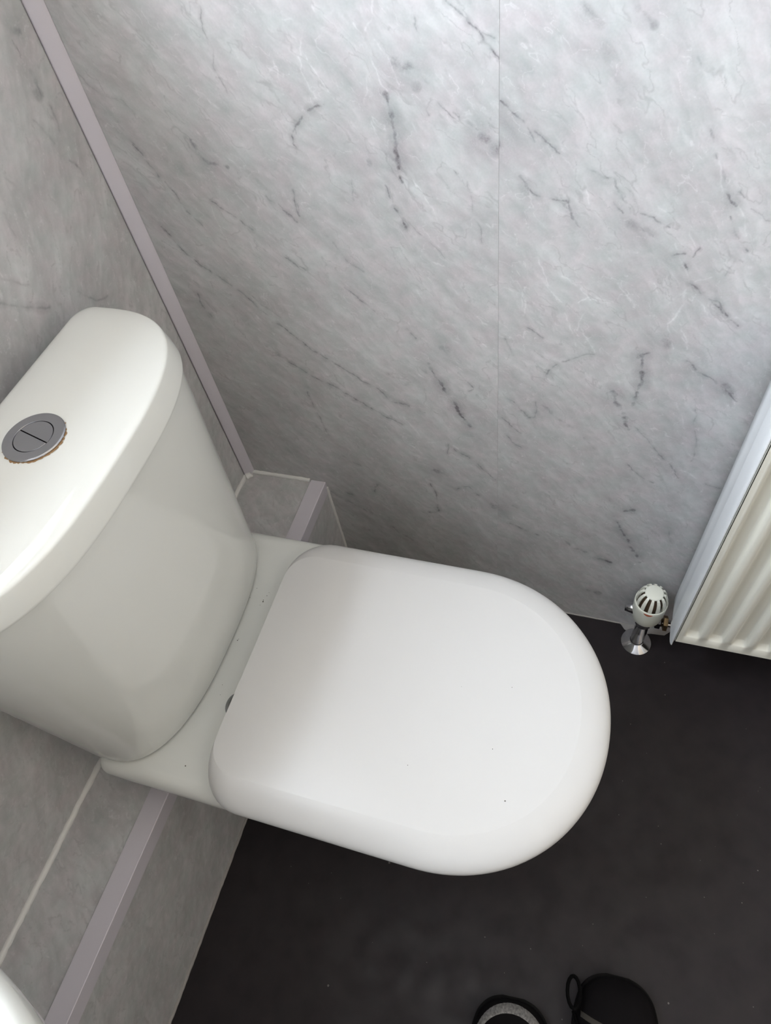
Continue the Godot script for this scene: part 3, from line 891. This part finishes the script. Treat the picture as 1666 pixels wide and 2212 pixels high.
func shoe(label: String, toe: Vector3, turn: float, bow: bool) -> void:
	var th := thing("shoe", label, "shoe", toe, "pair of black lace-up shoes on the dark floor")
	th.rotation.y = turn
	# sections from the toe (z = 0) to the heel (z = 0.285): half width, height
	var sec := [[0.000, 0.012, 0.030], [0.004, 0.026, 0.036], [0.012, 0.038, 0.043], [0.025, 0.047, 0.050], [0.050, 0.053, 0.057], [0.080, 0.054, 0.066], [0.115, 0.049, 0.082], [0.150, 0.043, 0.096], [0.190, 0.039, 0.102], [0.235, 0.038, 0.104], [0.265, 0.034, 0.106], [0.280, 0.024, 0.104], [0.285, 0.010, 0.095]]
	var coarse := sec
	sec = []
	for i in coarse.size() - 1:
		for k in 4:
			var row := []
			for c in 3:
				row.append(cubic_interpolate(coarse[i][c], coarse[i + 1][c], coarse[maxi(i - 1, 0)][c], coarse[mini(i + 2, coarse.size() - 1)][c], k / 4.0))
			sec.append(row)
	sec.append(coarse[-1])
	var t := Tris.new()
	var rings := []
	for s in sec:
		rings.append(shoe_section(s[0], s[1], s[2], 0.0))
	t.loft(rings, 0)
	t.cap(rings[0], true)
	t.cap(rings[-1], false)
	obj("upper", t.mesh(), M.shoe, th)
	t = Tris.new()
	var outline := []
	for s in sec:
		outline.append(Vector2(s[1] + 0.003, s[0] - 0.003 * clampf(1.0 - s[0] / 0.03, 0.0, 1.0)))
	var poly := []
	for p in outline:
		poly.append(Vector3(p.x, 0.0, p.y))
	for i in range(outline.size() - 1, -1, -1):
		poly.append(Vector3(-outline[i].x, 0.0, outline[i].y))
	extrude(t, poly, Vector3(0, 0.020, 0), -1)
	obj("sole", t.mesh(), M.rubber, th)
	# pale marl band that follows the toe, or the strap in front of the laces
	t = Tris.new()
	rings = []
	for k in 6:
		var line := PackedVector3Array()
		for i in 29:
			var a := deg_to_rad(lerpf(-80.0, 86.0, i / 28.0))
			var d: float = 0.0032 + 0.0150 * k / 5.0 * (0.45 + 0.55 * sin(PI * i / 28.0))
			var x := (0.0535 - d) * sin(a)
			var z := 0.055 - (0.055 - d) * cos(a)
			if bow:
				x = lerpf(-0.049, 0.049, i / 28.0)
				z = 0.0585 - 0.011 * x * x / 0.0024 + 0.0085 * k / 5.0
			line.append(Vector3(x, shoe_height(sec, x, z) + (0.0012 if k > 0 and k < 5 else -0.001), z))
		rings.append(line)
	t.loft(rings, 0, false)
	if bow:
		obj("strap", t.mesh(), M.suede, th)
	else:
		obj("toe_band", t.mesh(), M.marl, th).set_meta("label", "grey marl band stitched over the toe")
	for k in 4:
		t = Tris.new()
		var z := 0.095 + 0.016 * k
		tube(t, [Vector3(-0.024, 0.066 + 0.008 * k, z), Vector3(-0.012, 0.0775 + 0.008 * k, z + 0.003), Vector3(0.012, 0.0775 + 0.008 * k, z + 0.003), Vector3(0.024, 0.066 + 0.008 * k, z)], [0.0025], 8)
		obj("lace", t.mesh(), M.lace, th)
	if bow:
		t = Tris.new()
		var pts := []
		for i in 17:
			var a := TAU * i / 16.0 + PI / 2
			pts.append(Vector3(-0.060 + 0.0085 * cos(a), 0.046 - 0.014 * sin(a), 0.030 - 0.019 * sin(a)))
		tube(t, pts, [0.0026], 8)
		obj("lace_loop", t.mesh(), M.lace, th)
		t = Tris.new()
		tube(t, [Vector3(-0.058, 0.03, 0.052), Vector3(-0.050, 0.062, 0.075), Vector3(-0.025, 0.075, 0.09)], [0.0021], 8)
		obj("lace", t.mesh(), M.lace, th)


func _ready() -> void:
	# camera, read back from the lines of the room in the photograph
	var cam := Camera3D.new()
	cam.name = "camera"
	cam.transform = Transform3D(Basis(Vector3(0.951506, -0.12947, -0.279059), Vector3(-0.153875, 0.585186, -0.796165), Vector3(0.266381, 0.800496, 0.536886)).orthonormalized(), Vector3(0.574026, 1.21, 0.647691))
	cam.fov = 74.0217
	cam.near = 0.02
	cam.current = true
	add_child(cam)
	# overcast sky outside; only the window lets daylight in
	var env := Environment.new()
	env.background_mode = Environment.BG_SKY
	var sky_material := ProceduralSkyMaterial.new()
	sky_material.sky_top_color = Color8(196, 208, 222)
	sky_material.sky_horizon_color = Color8(222, 226, 230)
	sky_material.ground_bottom_color = Color8(96, 96, 92)
	sky_material.ground_horizon_color = Color8(150, 150, 146)
	var sky := Sky.new()
	sky.sky_material = sky_material
	env.sky = sky
	env.tonemap_mode = Environment.TONE_MAPPER_LINEAR
	env.tonemap_exposure = 0.68
	env.sdfgi_enabled = true
	env.ssao_enabled = true
	env.ssil_enabled = true
	var we := WorldEnvironment.new()
	we.name = "environment"
	we.environment = env
	add_child(we)
	# daylight through the frosted window above the cistern
	var day := AreaLight3D.new()
	day.name = "window_daylight"
	day.area_size = Vector2(0.68, 0.76)
	day.area_normalize_energy = true
	day.light_color = Color8(228, 240, 255)
	day.light_energy = 5.8
	day.area_range = 8.0
	day.area_attenuation = 2.0
	day.shadow_enabled = true
	day.position = Vector3(-0.195, 1.63, 0.59)
	day.rotation_degrees = Vector3(0, -90, 0)
	add_child(day)
	M.daylight_pane = plain(Color8(225, 230, 235), 0.6)
	M.daylight_pane.emission_enabled = true
	M.daylight_pane.emission = Color8(240, 246, 255)
	M.daylight_pane.emission_energy_multiplier = 3.0

	make_materials()
	room()
	toilet()
	radiator()
	basin()
	shoe("black shoe with a loose lace loop, standing closer to the radiator", Vector3(0.731, 0, 0.566), 0.06, true)
	shoe("black shoe with a pale marl band round its toe, closer to the toilet", Vector3(0.596, 0, 0.6305), 0.10, false)
